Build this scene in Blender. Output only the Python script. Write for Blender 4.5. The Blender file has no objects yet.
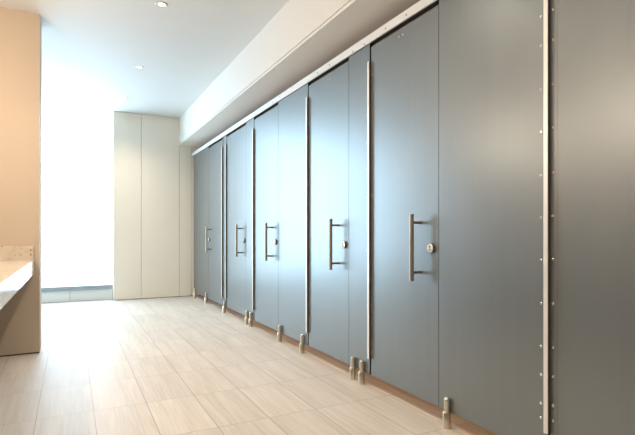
import bpy, bmesh, math
from mathutils import Vector, Matrix

sc = bpy.context.scene
COL = sc.collection
PI = math.pi

# ------------------------------------------------------------------ helpers
def box(bm, x0, x1, y0, y1, z0, z1):
    vs = [bm.verts.new((x, y, z)) for x in (x0, x1) for y in (y0, y1) for z in (z0, z1)]
    for f in ((0, 1, 3, 2), (4, 6, 7, 5), (0, 4, 5, 1), (2, 3, 7, 6), (0, 2, 6, 4), (1, 5, 7, 3)):
        bm.faces.new([vs[i] for i in f])

def boxes(*bs):
    bm = bmesh.new()
    for b in bs:
        box(bm, *b)
    return bm

def lathe(bm, prof, axis='Z', origin=(0, 0, 0), n=24, flip=False):
    """prof: list of (r, h); closed at both ends."""
    o = Vector(origin)
    def P(r, a, h):
        c, s = r * math.cos(a), r * math.sin(a)
        if axis == 'Z':
            return o + Vector((c, s, h))
        if axis == 'X':
            return o + Vector((h, c, s))
        return o + Vector((c, h, s))
    rings = []
    for r, h in prof:
        if r < 1e-6:
            rings.append([bm.verts.new(P(0, 0, h))])
        else:
            rings.append([bm.verts.new(P(r, 2 * PI * k / n, h)) for k in range(n)])
    for a, b in zip(rings[:-1], rings[1:]):
        for k in range(n):
            k2 = (k + 1) % n
            if len(a) == 1 and len(b) == 1:
                continue
            if len(a) == 1:
                bm.faces.new((a[0], b[k], b[k2]))
            elif len(b) == 1:
                bm.faces.new((a[k], a[k2], b[0]))
            else:
                bm.faces.new((a[k], a[k2], b[k2], b[k]))
    for rg in (rings[0], rings[-1]):
        if len(rg) > 2:
            bm.faces.new(rg)

def lathed(prof, axis='Z', origin=(0, 0, 0), n=24):
    bm = bmesh.new()
    lathe(bm, prof, axis, origin, n)
    return bm

def obj(name, bm, mat, parent=None, bevel=0.0, smooth=False, loc=None):
    bmesh.ops.recalc_face_normals(bm, faces=bm.faces)
    if bevel:
        bmesh.ops.bevel(bm, geom=list(bm.edges), offset=bevel, segments=2, profile=0.6, affect='EDGES')
    me = bpy.data.meshes.new(name)
    if smooth:
        for f in bm.faces:
            f.smooth = True
        for e in bm.edges:
            if len(e.link_faces) == 2 and e.calc_face_angle(0) > math.radians(38):
                e.smooth = False
    bm.to_mesh(me)
    bm.free()
    me.materials.append(mat)
    o = bpy.data.objects.new(name, me)
    COL.objects.link(o)
    if parent:
        o.parent = parent
    if loc:
        o.location = loc
    return o

def tag(o, label, cat, group=None):
    o['label'] = label
    o['category'] = cat
    o['kind'] = 'thing'
    if group:
        o['group'] = group
    return o

def thing(name, label, cat, loc, group=None):
    o = bpy.data.objects.new(name, None)
    o.empty_display_size = 0.05
    COL.objects.link(o)
    o.location = loc
    return tag(o, label, cat, group)

def struct(name, bm, mat, parent=None, bevel=0.0):
    o = obj(name, bm, mat, parent, bevel)
    if parent is None:
        o['kind'] = 'structure'
    return o

# ---------------------------------------------------------------- materials
class N:
    def __init__(self, name):
        self.m = bpy.data.materials.new(name)
        self.m.use_nodes = True
        self.t = self.m.node_tree
        self.b = self.t.nodes['Principled BSDF']
    def node(self, typ, **kw):
        n = self.t.nodes.new(typ)
        for k, v in kw.items():
            setattr(n, k, v)
        return n
    def link(self, a, b):
        self.t.links.new(a, b)
    def math(self, op, a, b=None, c=None):
        n = self.node('ShaderNodeMath', operation=op)
        for i, v in enumerate((a, b, c)):
            if v is None:
                continue
            if isinstance(v, (int, float)):
                n.inputs[i].default_value = v
            else:
                self.link(v, n.inputs[i])
        return n.outputs[0]
    def mix(self, fac, a, b, typ='RGBA', blend='MIX'):
        n = self.node('ShaderNodeMix', data_type=typ, blend_type=blend)
        for i, v in ((0, fac), (6, a), (7, b)):
            if isinstance(v, (int, float)):
                n.inputs[i].default_value = v
            elif isinstance(v, tuple):
                n.inputs[i].default_value = (*v, 1) if len(v) == 3 else v
            else:
                self.link(v, n.inputs[i])
        return n.outputs[2]
    def noise(self, scale, vec=None, detail=2.0, rough=0.5):
        n = self.node('ShaderNodeTexNoise')
        n.inputs['Scale'].default_value = scale
        n.inputs['Detail'].default_value = detail
        n.inputs['Roughness'].default_value = rough
        if vec is not None:
            self.link(vec, n.inputs['Vector'])
        return n.outputs['Fac']
    def coords(self, scale=(1, 1, 1)):
        g = self.node('ShaderNodeNewGeometry')
        mp = self.node('ShaderNodeMapping')
        mp.inputs['Scale'].default_value = scale
        self.link(g.outputs['Position'], mp.inputs['Vector'])
        return mp.outputs['Vector']
    def bump(self, h, strength=0.1, dist=0.01):
        b = self.node('ShaderNodeBump')
        b.inputs['Strength'].default_value = strength
        b.inputs['Distance'].default_value = dist
        self.link(h, b.inputs['Height'])
        self.link(b.outputs['Normal'], self.b.inputs['Normal'])
    def set(self, **kw):
        for k, v in kw.items():
            k = k.replace('_', ' ')
            if isinstance(v, tuple) and len(v) == 3:
                v = (*v, 1)
            self.b.inputs[k].default_value = v
        return self

def simple(name, col, rough=0.5, metal=0.0, var=0.04, nscale=3.0, spec=0.5, stretch=(1, 1, 1)):
    m = N(name)
    m.set(Roughness=rough, Metallic=metal)
    m.b.inputs['Specular IOR Level'].default_value = spec
    n = m.noise(nscale, m.coords(stretch), 3)
    lo = tuple(c * (1 - var) for c in col)
    hi = tuple(min(1, c * (1 + var)) for c in col)
    m.link(m.mix(n, lo, hi), m.b.inputs['Base Color'])
    return m.m

def floor_mat():
    m = N('wood_grain_floor_tile')
    m.b.inputs['Specular IOR Level'].default_value = 0.35
    g = m.node('ShaderNodeNewGeometry')
    sep = m.node('ShaderNodeSeparateXYZ')
    m.link(g.outputs['Position'], sep.inputs[0])
    tw, th = 0.3015, 0.5850
    u = m.math('DIVIDE', m.math('ADD', sep.outputs[0], 0.1807), tw)
    v = m.math('DIVIDE', m.math('SUBTRACT', sep.outputs[1], 3.193), th)
    fu, fv = m.math('FRACT', u), m.math('FRACT', v)
    def edge(f, w):
        d = m.math('MINIMUM', f, m.math('SUBTRACT', 1.0, f))
        return m.math('LESS_THAN', d, w)
    joint = m.math('MAXIMUM', edge(fu, 0.0019 / tw), edge(fv, 0.0016 / th))
    cell = m.node('ShaderNodeCombineXYZ')
    m.link(m.math('FLOOR', u), cell.inputs[0])
    m.link(m.math('FLOOR', v), cell.inputs[1])
    wn = m.node('ShaderNodeTexWhiteNoise', noise_dimensions='2D')
    m.link(cell.outputs[0], wn.inputs['Vector'])
    # grain: stretched along y, shifted per tile
    off = m.node('ShaderNodeVectorMath', operation='SCALE')
    m.link(wn.outputs['Color'], off.inputs[0])
    off.inputs['Scale'].default_value = 7.0
    add = m.node('ShaderNodeVectorMath', operation='ADD')
    m.link(g.outputs['Position'], add.inputs[0])
    m.link(off.outputs[0], add.inputs[1])
    mp = m.node('ShaderNodeMapping')
    mp.inputs['Scale'].default_value = (75, 2.4, 1)
    m.link(add.outputs[0], mp.inputs['Vector'])
    g1 = m.noise(1.0, mp.outputs['Vector'], 5, 0.62)
    mp2 = m.node('ShaderNodeMapping')
    mp2.inputs['Scale'].default_value = (14, 0.9, 1)
    m.link(add.outputs[0], mp2.inputs['Vector'])
    g2 = m.noise(1.0, mp2.outputs['Vector'], 3, 0.5)
    gr = m.math('ADD', m.math('MULTIPLY', g1, 0.6), m.math('MULTIPLY', g2, 0.4))
    ramp = m.node('ShaderNodeMapRange')
    ramp.inputs[1].default_value = 0.36
    ramp.inputs[2].default_value = 0.64
    m.link(gr, ramp.inputs[0])
    c = m.mix(ramp.outputs[0], FLOOR_A, FLOOR_B)
    tone = m.math('ADD', 0.96, m.math('MULTIPLY', wn.outputs['Value'], 0.06))
    tc = m.node('ShaderNodeCombineXYZ')
    for i in range(3):
        m.link(tone, tc.inputs[i])
    c = m.mix(1.0, c, tc.outputs[0], blend='MULTIPLY')
    c = m.mix(joint, c, (0.27, 0.22, 0.17))
    m.link(c, m.b.inputs['Base Color'])
    m.link(m.math('ADD', 0.44, m.math('MULTIPLY', ramp.outputs[0], 0.08)), m.b.inputs['Roughness'])
    h = m.math('SUBTRACT', m.math('MULTIPLY', ramp.outputs[0], 0.15), joint)
    m.bump(h, 0.12, 0.002)
    return m.m

def panel_mat():
    m = N('grey_brushed_partition_panel')
    v = m.coords((18, 18, 0.35))
    n = m.noise(1.0, v, 4, 0.6)
    n2 = m.noise(1.1, m.coords((1, 1, 1)), 2)
    f = m.math('ADD', m.math('MULTIPLY', n, 0.6), m.math('MULTIPLY', n2, 0.4))
    m.link(m.mix(f, PAN_A, PAN_B), m.b.inputs['Base Color'])
    m.link(m.math('ADD', PAN_R, m.math('MULTIPLY', n, 0.06)), m.b.inputs['Roughness'])
    m.set(Metallic=PAN_M)
    m.bump(n2, 0.04, 0.01)
    return m.m

def stone_mat():
    m = N('speckled_beige_stone')
    v = m.coords()
    n = m.noise(9, v, 4)
    sp = m.noise(42, v, 3, 0.55)
    r = m.node('ShaderNodeMapRange')
    r.inputs[1].default_value = 0.62
    r.inputs[2].default_value = 0.69
    m.link(sp, r.inputs[0])
    c = m.mix(n, (0.58, 0.50, 0.40), (0.74, 0.67, 0.58))
    c = m.mix(r.outputs[0], c, (0.32, 0.23, 0.16))
    m.link(c, m.b.inputs['Base Color'])
    m.set(Roughness=0.16)
    return m.m

def emit(name, col, strength):
    m = N(name)
    m.set(Base_Color=(0.8, 0.8, 0.8), Roughness=0.3)
    m.b.inputs['Emission Color'].default_value = (*col, 1)
    m.b.inputs['Emission Strength'].default_value = strength
    return m.m

# ---- tunables
FLOOR_A, FLOOR_B = (0.47, 0.415, 0.355), (0.61, 0.56, 0.505)
PAN_A, PAN_B, PAN_R, PAN_M = (0.212, 0.236, 0.244), (0.258, 0.282, 0.290), 0.32, 0.65
WIN_COL, WIN_S = (0.56, 0.80, 1.0), 6.4
WARM = (1.0, 0.86, 0.70)

M_floor = floor_mat()
M_panel = panel_mat()
M_ceil = simple('white_ceiling_paint', (0.66, 0.675, 0.67), 0.7, var=0.01)
M_bulk = simple('white_bulkhead_paint', (0.78, 0.76, 0.72), 0.6, var=0.01)
M_cream = simple('cream_wall_panel', (0.80, 0.74, 0.64), 0.5, var=0.02)
M_wing = simple('tan_wall_paint', (0.57, 0.475, 0.37), 0.6, var=0.015)
M_brown = simple('brown_wall_cladding', (0.22, 0.19, 0.16), 0.5, var=0.03)
M_ring = simple('downlight_ring', (0.55, 0.55, 0.54), 0.35, 0.3)
M_white = simple('white_wall_paint', (0.76, 0.74, 0.70), 0.6, var=0.01)
M_base = simple('pale_base_tile', (0.66, 0.68, 0.68), 0.35, var=0.02)
M_alu = simple('anodised_window_frame', (0.36, 0.42, 0.46), 0.35, 0.6)
M_rail = simple('satin_aluminium_rail', (0.80, 0.82, 0.82), 0.4, 0.1, 0.02)
M_knuckle = simple('satin_hinge_steel', (0.80, 0.79, 0.75), 0.36, 0.35, 0.03)
M_foot = simple('satin_nickel_foot', (0.68, 0.62, 0.51), 0.28, 0.9, 0.04)
M_steel = simple('satin_nickel', (0.44, 0.40, 0.33), 0.34, 0.85, 0.05, 40, stretch=(1, 1, 0.05))
M_dsteel = simple('dark_nickel_post', (0.24, 0.21, 0.17), 0.36, 0.9, 0.05)
M_core_shade = simple('black_core_and_gap_shade', (0.025, 0.023, 0.022), 0.7)  # core edges of the boards, and painted shade inside the rail
M_side_shade = simple('dark_metal_side_shade', (0.10, 0.085, 0.065), 0.5, 0.4, 0.05)  # dark lock body; on hinge guards the side shade put into the colour
M_screw = simple('bright_screw_steel', (0.85, 0.82, 0.76), 0.22, 0.9)
M_dark = simple('dark_recess', (0.03, 0.03, 0.03), 0.6)
M_lockface = simple('polished_lock_face', (0.82, 0.81, 0.77), 0.3, 0.5)
M_stone = stone_mat()
M_frost = emit('frosted_window_glass', WIN_COL, WIN_S)
M_lamp = emit('downlight_lens', (1.0, 0.90, 0.76), 9.0)

# ------------------------------------------------------------------ setting
CE = 3.04
XP = 1.86                      # front face of the stall fronts
floor = struct('floor', boxes((-2.6, 3.5, -2.6, 9.0, -0.10, 0.0)), M_floor)
ceil_ = struct('ceiling', boxes((-2.6, 3.5, -2.6, 9.0, CE, CE + 0.12)), M_ceil)
struct('wall_right', boxes((3.35, 3.5, -2.6, 9.0, 0.0, CE)), M_white)
struct('wall_left', boxes((-1.25, -1.10, -2.45, 4.96, 0.0, CE)), M_brown)
struct('wall_rear', boxes((-2.6, -2.45, 5.26, 8.60, 0.0, CE)), M_white)
struct('wall_front', boxes((-2.6, 3.35, -2.6, -2.45, 0.0, CE)), M_brown)
# short wall at the end of the vanity
struct('wall_vanity', boxes((-2.6, -0.252, 4.96, 5.26, 0.012, CE)), M_wing)
struct('shadow_gap_vanity', boxes((-2.6, -0.255, 4.963, 5.257, 0.0, 0.012)), M_dark)  # thin black strip standing for the shadow gap under the wall
# back wall: tall cream panels with fine joints, on the right of the window
bw = struct('wall_back', boxes((0.66, 3.35, 8.345, 9.0, 0.0, CE)), M_dark)
xs = [0.600, 1.022, 1.638, 1.84, 3.35]
for a, b in zip(xs[:-1], xs[1:]):
    obj('wall_panel', boxes((a + 0.002, b - 0.002, 8.325, 8.5 if a < 0.7 else 8.345, 0.008, CE - 0.004)), M_cream, bw, 0.0015)
# the window and the low base under it
w = struct('window_1', boxes((-2.45, 0.66, 8.50, 8.58, 0.172, 0.242)), M_alu)
obj('window_pane', boxes((-2.45, 0.62, 8.535, 8.55, 0.242, CE)), M_frost, w)
obj('window_sill', boxes((-2.45, 0.600, 8.472, 8.50, 0.172, 0.19)), M_alu, w, 0.002)
struct('wall_outer', boxes((-2.6, 0.66, 8.60, 9.0, 0.0, CE)), M_cream)
bb = struct('baseboard_back', boxes((-2.45, 0.62, 8.51, 8.60, 0.0, 0.17)), M_dark)
xj = [-2.45, -1.22, -0.02, 0.600]
for a, b in zip(xj[:-1], xj[1:]):
    obj('base_tile', boxes((a + 0.002, b - 0.002, 8.485, 8.51, 0.003, 0.170)), M_base, bb, 0.001)
# boxed bulkhead above the stalls, with a bead along its lower edge
struct('wall_bulkhead', boxes((1.636, 3.35, -2.45, 8.325, 2.612, CE), (1.662, 3.35, -2.45, 8.325, 2.575, 2.612)), M_bulk)
struct('trim_1', boxes((1.630, 1.662, -2.45, 8.325, 2.5755, 2.600)), M_bulk, None, 0.002)

# -------------------------------------------------------- small shared parts
def board(name, b, parent):
    # solid laminate board: grey faces, black core along the edges, also darkening the gaps
    bm = boxes(b)
    bmesh.ops.recalc_face_normals(bm, faces=bm.faces)
    o = obj(name, bm, M_panel, parent)
    o.data.materials.append(M_core_shade)
    for p in o.data.polygons:
        if abs(p.normal.x) < 0.5:
            p.material_index = 1
    return o

def mesh_of(name, bm, mat, smooth=True):
    o = obj(name, bm, mat, None, 0, smooth)
    me = o.data
    bpy.data.objects.remove(o)
    return me

def add(name, me, parent, loc):
    o = bpy.data.objects.new(name, me)
    COL.objects.link(o)
    o.parent = parent
    o.location = loc
    return o

# screw head seen from -X: washer-like ring with a sunk middle
SCREW = mesh_of('screw', lathed([(0.0068, 0.0), (0.0068, -0.0012), (0.0052, -0.0028), (0.0034, -0.0028), (0.0026, -0.0010), (0, -0.0010)], 'X', n=14), M_screw)
RSCREW = mesh_of('screw', lathed([(0.0062, 0.0), (0.0062, -0.001), (0.0045, -0.002), (0, -0.002)], 'X', n=12), M_dsteel)
HZ = [0.252, 0.317, 0.444, 0.570, 0.760, 0.954, 1.142, 1.330, 1.525, 1.714, 1.907, 2.036, 2.165, 2.230]

# handle: local origin at the middle of the grip's foot on the door face; -X is out of the door
BAR = mesh_of('grip_bar', lathed([(0, -0.198), (0.0118, -0.198), (0.0134, -0.196), (0.0134, 0.196), (0.0118, 0.198), (0, 0.198)], 'Z', (-0.071, 0, 0), 24), M_steel)
POST = mesh_of('post', lathed([(0, 0.0), (0.0105, 0.0), (0.0105, -0.004), (0.0080, -0.005), (0.0080, -0.065), (0, -0.065)], 'X', n=18), M_dsteel)
LOCKB = mesh_of('lock_body', lathed([(0, 0), (0.0265, 0), (0.0275, -0.003), (0.0275, -0.0135), (0, -0.0135)], 'X', n=32), M_side_shade)
LOCKF = mesh_of('lock_face', lathed([(0, -0.0135), (0.0262, -0.0135), (0.0262, -0.0150), (0.0240, -0.0172), (0, -0.0172)], 'X', n=32), M_lockface)
def slot_bm():
    bm = bmesh.new()
    lathe(bm, [(0.0065, -0.0172), (0.0065, -0.0178), (0, -0.0178)], 'X', (0, 0, 0.008), 16)
    box(bm, -0.0179, -0.0170, -0.0022, 0.0022, -0.014, 0.006)
    return bm
LOCKS = mesh_of('key_slot', slot_bm(), M_dsteel)
LOCKR = mesh_of('thumb_turn', lathed([(0.0085, -0.0172), (0.0085, -0.0195), (0.007, -0.0205), (0, -0.0205)], 'X', (0, 0, -0.008), 16), M_steel)

def handle(door, y, yl):
    e = bpy.data.objects.new('pull_handle', BAR)
    COL.objects.link(e)
    e.parent = door
    e.location = (0, y, 0.989)
    for dz in (0.148, -0.148):
        add('post', POST, e, (0, 0, dz))
    k = add('lock', LOCKB, door, (0, yl, 0.987))
    add('lock_face', LOCKF, k, (0, 0, 0))
    add('key_slot', LOCKS, k, (0, 0, 0))
    add('thumb_turn', LOCKR, k, (0, 0, 0))

# foot of a panel: sleeve on the floor, slimmer domed pin above it
SLEEVE = mesh_of('support_foot', lathed([(0, 0), (0.0225, 0), (0.0225, 0.086), (0.0200, 0.090), (0, 0.090)], 'Z', n=28), M_foot)
PIN = mesh_of('domed_pin', lathed([(0, 0.090), (0.0150, 0.090), (0.0150, 0.152), (0.0142, 0.158), (0.0115, 0.164), (0.0065, 0.1675), (0, 0.1685)], 'Z', n=28), M_foot)
def foot(panel, y):
    f = add('support_foot', SLEEVE, panel, (-0.0180, y, 0.0))
    add('domed_pin', PIN, f, (0, 0, 0))
    return f

Z0, ZT, ZD = 0.085, 2.4005, 2.372
TH = 0.028
GAP = 0.018

def leaf_with_screws(parent, y0, y1, ys, dz):
    lf = obj('hinge_leaf', boxes((-0.0010, 0.0, y0, y1, 0.20, 2.27)), M_panel, parent)
    for z in HZ:
        add('screw', SCREW, lf, (-0.0009, ys, z + dz))

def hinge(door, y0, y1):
    """full-height hinge guard: body in the gap, coloured dark for its shaded sides, with a pale metal cap along its front."""
    h = obj('hinge', boxes((-0.0175, -0.0012, y0, y1, 0.20, 2.27)), M_side_shade, door)  # dark colour paints the shade on the guard's sides
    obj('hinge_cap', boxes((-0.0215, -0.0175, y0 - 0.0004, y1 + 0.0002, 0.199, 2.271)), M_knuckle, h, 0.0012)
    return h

def make_door(y0, y1, hinge_far, label, with_handle=True, tops=()):
    """door between y0 (near) and y1 (far) of the opening."""
    ym = (y0 + y1) / 2
    d = thing('stall_door', label, 'door', (XP, ym, 0), 'grey toilet stall doors along the right side')
    a, b = (y0 + 0.004, y1 - GAP) if hinge_far else (y0 + GAP, y1 - 0.004)
    board('door_leaf', (0, TH, a - ym, b - ym, Z0, ZD), d)
    if hinge_far:
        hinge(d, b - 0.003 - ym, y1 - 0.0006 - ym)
        leaf_with_screws(d, b - 0.034 - ym, b - 0.001 - ym, b - 0.014 - ym, 0.006)
    else:
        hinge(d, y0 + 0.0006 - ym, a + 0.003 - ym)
        leaf_with_screws(d, a + 0.001 - ym, a + 0.034 - ym, a + 0.014 - ym, 0.006)
    if with_handle:
        lock_y, han_y = (y0 + 0.060, y0 + 0.157) if hinge_far else (y1 - 0.066, y1 - 0.157)
        handle(d, han_y - ym, lock_y - ym)
    for ty in tops:
        add('screw', SCREW, d, (0, ty - ym, ZD - 0.045))
    return d

def make_panel(y0, y1, feet, label, near_hinge=True, far_hinge=False):
    ym = (y0 + y1) / 2
    p = thing('partition_panel', label, 'partition panel', (XP, ym, 0), 'fixed grey panels between the stall doors')
    board('panel_board', (0, TH, y0 - ym, y1 - ym, Z0, ZT), p)
    if near_hinge:
        leaf_with_screws(p, y0 + 0.001 - ym, y0 + 0.034 - ym, y0 + 0.027 - ym, 0)
    if far_hinge:
        leaf_with_screws(p, y1 - 0.034 - ym, y1 - 0.001 - ym, y1 - 0.027 - ym, 0)
    for y in feet:
        foot(p, y - ym)
    return p

make_door(0.62, 1.413, True, 'grey stall door cut off by the right picture edge, beyond the screwed hinge', False)
make_panel(1.413, 2.106, [2.023], 'wide grey fixed panel with one foot, between nearest handle door and screwed hinge')
make_door(2.106, 2.817, True, 'nearest grey stall door with a pull handle and round lock, the largest one', True, (2.480, 2.438))
make_panel(2.817, 3.099, [2.894, 3.016], 'narrow grey panel with two feet, just left of the nearest pull handle door')
make_door(3.099, 3.804, True, 'grey stall door second from the front among those with pull handles', True, (3.43, 3.40))
make_panel(3.804, 4.484, [3.887, 4.404], 'wide pale grey panel with two feet set far apart, mid row')
make_door(4.484, 5.212, True, 'middle one of the five pull handle stall doors, left of the wide pale panel')
make_panel(5.212, 5.483, [5.273, 5.411], 'narrow grey panel with two feet, left of the middle pull handle door')
make_door(5.483, 6.300, True, 'bluish stall door second from the far end, its handle on the right half')
make_panel(6.300, 6.457, [6.352], 'thin bluish strip panel with a hinge on either side and one foot', True, True)
make_door(6.457, 7.252, False, 'farthest bluish stall door, its pull handle on the left edge')
make_panel(7.252, 8.240, [7.339, 8.090], 'farthest bluish grey panel of the row, beside the cream back wall', False)

# rail along the tops of the stall fronts
rail = thing('head_rail', 'long pale metal rail along the tops of the grey stall fronts', 'rail', (1.845, 0, 0))
for a, b in ((-0.6, 2.9605), (2.9615, 8.30)):
    rl = obj('rail_length', boxes((0, 0.010, a, b, 2.402, 2.458), (0.010, 0.055, a, b, 2.446, 2.456)), M_rail, rail)
    obj('channel_shade', boxes((0.0102, 0.054, a, b, 2.404, 2.4455)), M_core_shade, rl)  # solid black filler painting the shade in the hollow underside
for y in (2.385, 2.605, 2.861, 3.017, 3.377, 3.586, 4.404, 4.60, 5.27, 5.42, 6.35, 6.56, 7.2, 7.9):
    add('screw', RSCREW, rail, (0, y, 2.412 if y in (2.861, 3.017) else 2.426))

# --------------------------------------------------------------- the vanity
v = thing('vanity_counter', 'thick beige stone washroom counter against the tan wall at the left edge', 'counter', (-0.698, 3.4, 0))
obj('countertop', boxes((-0.40, 0.385, -3.0, 1.556, 0.80, 0.84)), M_stone, v, 0.002)
obj('apron', boxes((0.385, 0.405, -3.0, 1.556, 0.717, 0.84)), M_stone, v, 0.002)
obj('end_splash', boxes((-0.40, 0.400, 1.536, 1.558, 0.84, 0.963)), M_stone, v, 0.002)

# --------------------------------------------------------------- downlights
def downlight(x, y, label):
    t = thing('ceiling_downlight', label, 'downlight', (x, y, CE), 'recessed downlights in the white ceiling')
    bm = lathed([(0.029, 0.0), (0.052, 0.0), (0.052, -0.004), (0.046, -0.007), (0.038, -0.006), (0.029, -0.001)], 'Z', n=32)
    obj('trim_ring', bm, M_ring, t, 0, True)
    obj('lens', lathed([(0, -0.0005), (0.0285, -0.0005), (0.0285, -0.002), (0, -0.002)], 'Z', n=32), M_lamp, t, 0, True)
downlight(0.69, 4.27, 'recessed ceiling downlight nearest the viewer, at the top edge of the picture')
downlight(0.71, 5.99, 'middle one of the three recessed ceiling downlights')
downlight(0.674, 7.40, 'recessed ceiling downlight nearest the bright window')

# ------------------------------------------------------------------- lights
def spot(name, loc, power, col, size=2.4, blend=0.9, radius=0.05):
    l = bpy.data.lights.new(name, 'SPOT')
    l.energy, l.color, l.spot_size, l.spot_blend, l.shadow_soft_size = power, col, size, blend, radius
    o = bpy.data.objects.new(name, l)
    COL.objects.link(o)
    o.location = loc
    return o
def point(name, loc, power, col, radius=0.06):
    l = bpy.data.lights.new(name, 'POINT')
    l.energy, l.color, l.shadow_soft_size = power, col, radius
    o = bpy.data.objects.new(name, l)
    COL.objects.link(o)
    o.location = loc
    return o
def area(name, loc, rot, sx, sy, power, col):
    l = bpy.data.lights.new(name, 'AREA')
    l.shape = 'RECTANGLE'
    l.size, l.size_y, l.energy, l.color = sx, sy, power, col
    o = bpy.data.objects.new(name, l)
    COL.objects.link(o)
    o.location, o.rotation_euler = loc, rot
    return o
for x, y in ((0.69, 4.27), (0.71, 5.99), (0.674, 7.40), (0.69, 2.7), (0.69, 1.15), (0.69, -0.5)):
    spot('downlight_beam', (x, y, CE - 0.02), 70 if y < 2 else 84 if y < 5 else 85, WARM)
# wall lamps over the vanity mirror on the left wall
for y in (3.9, 2.5, 1.1):
    point('vanity_lamp', (-0.92, y, 2.15), 32, (1.0, 0.80, 0.62))
# lamp inside each stall
for y in (0.9, 2.2, 3.4, 4.5, 5.7, 6.9):
    spot('stall_downlight_beam', (2.35, y, 2.54), 20, (1.0, 0.56, 0.26), 1.9, 0.6)

wd = bpy.data.worlds.new('World')
sc.world = wd
wd.use_nodes = True
wd.node_tree.nodes['Background'].inputs[0].default_value = (0.6, 0.75, 0.9, 1)
wd.node_tree.nodes['Background'].inputs[1].default_value = 0.3

# ------------------------------------------------------------------- camera
cam = bpy.data.cameras.new('Camera')
co = bpy.data.objects.new('Camera', cam)
COL.objects.link(co)
cam.sensor_fit = 'HORIZONTAL'
cam.sensor_width = 36.0
cam.lens = 478.79 / 635 * 36.0
cam.shift_y = (233.86 - 217.5) / 635
cam.clip_start = 0.02
co.location = (0, 0, 1.07)
co.rotation_euler = (PI / 2, 0, -math.radians(27.211))
sc.camera = co

sc.view_settings.view_transform = 'Standard'
sc.view_settings.look = 'None'
sc.view_settings.gamma = 1
sc.view_settings.exposure = 0.24
sc.view_settings.use_curve_mapping = False
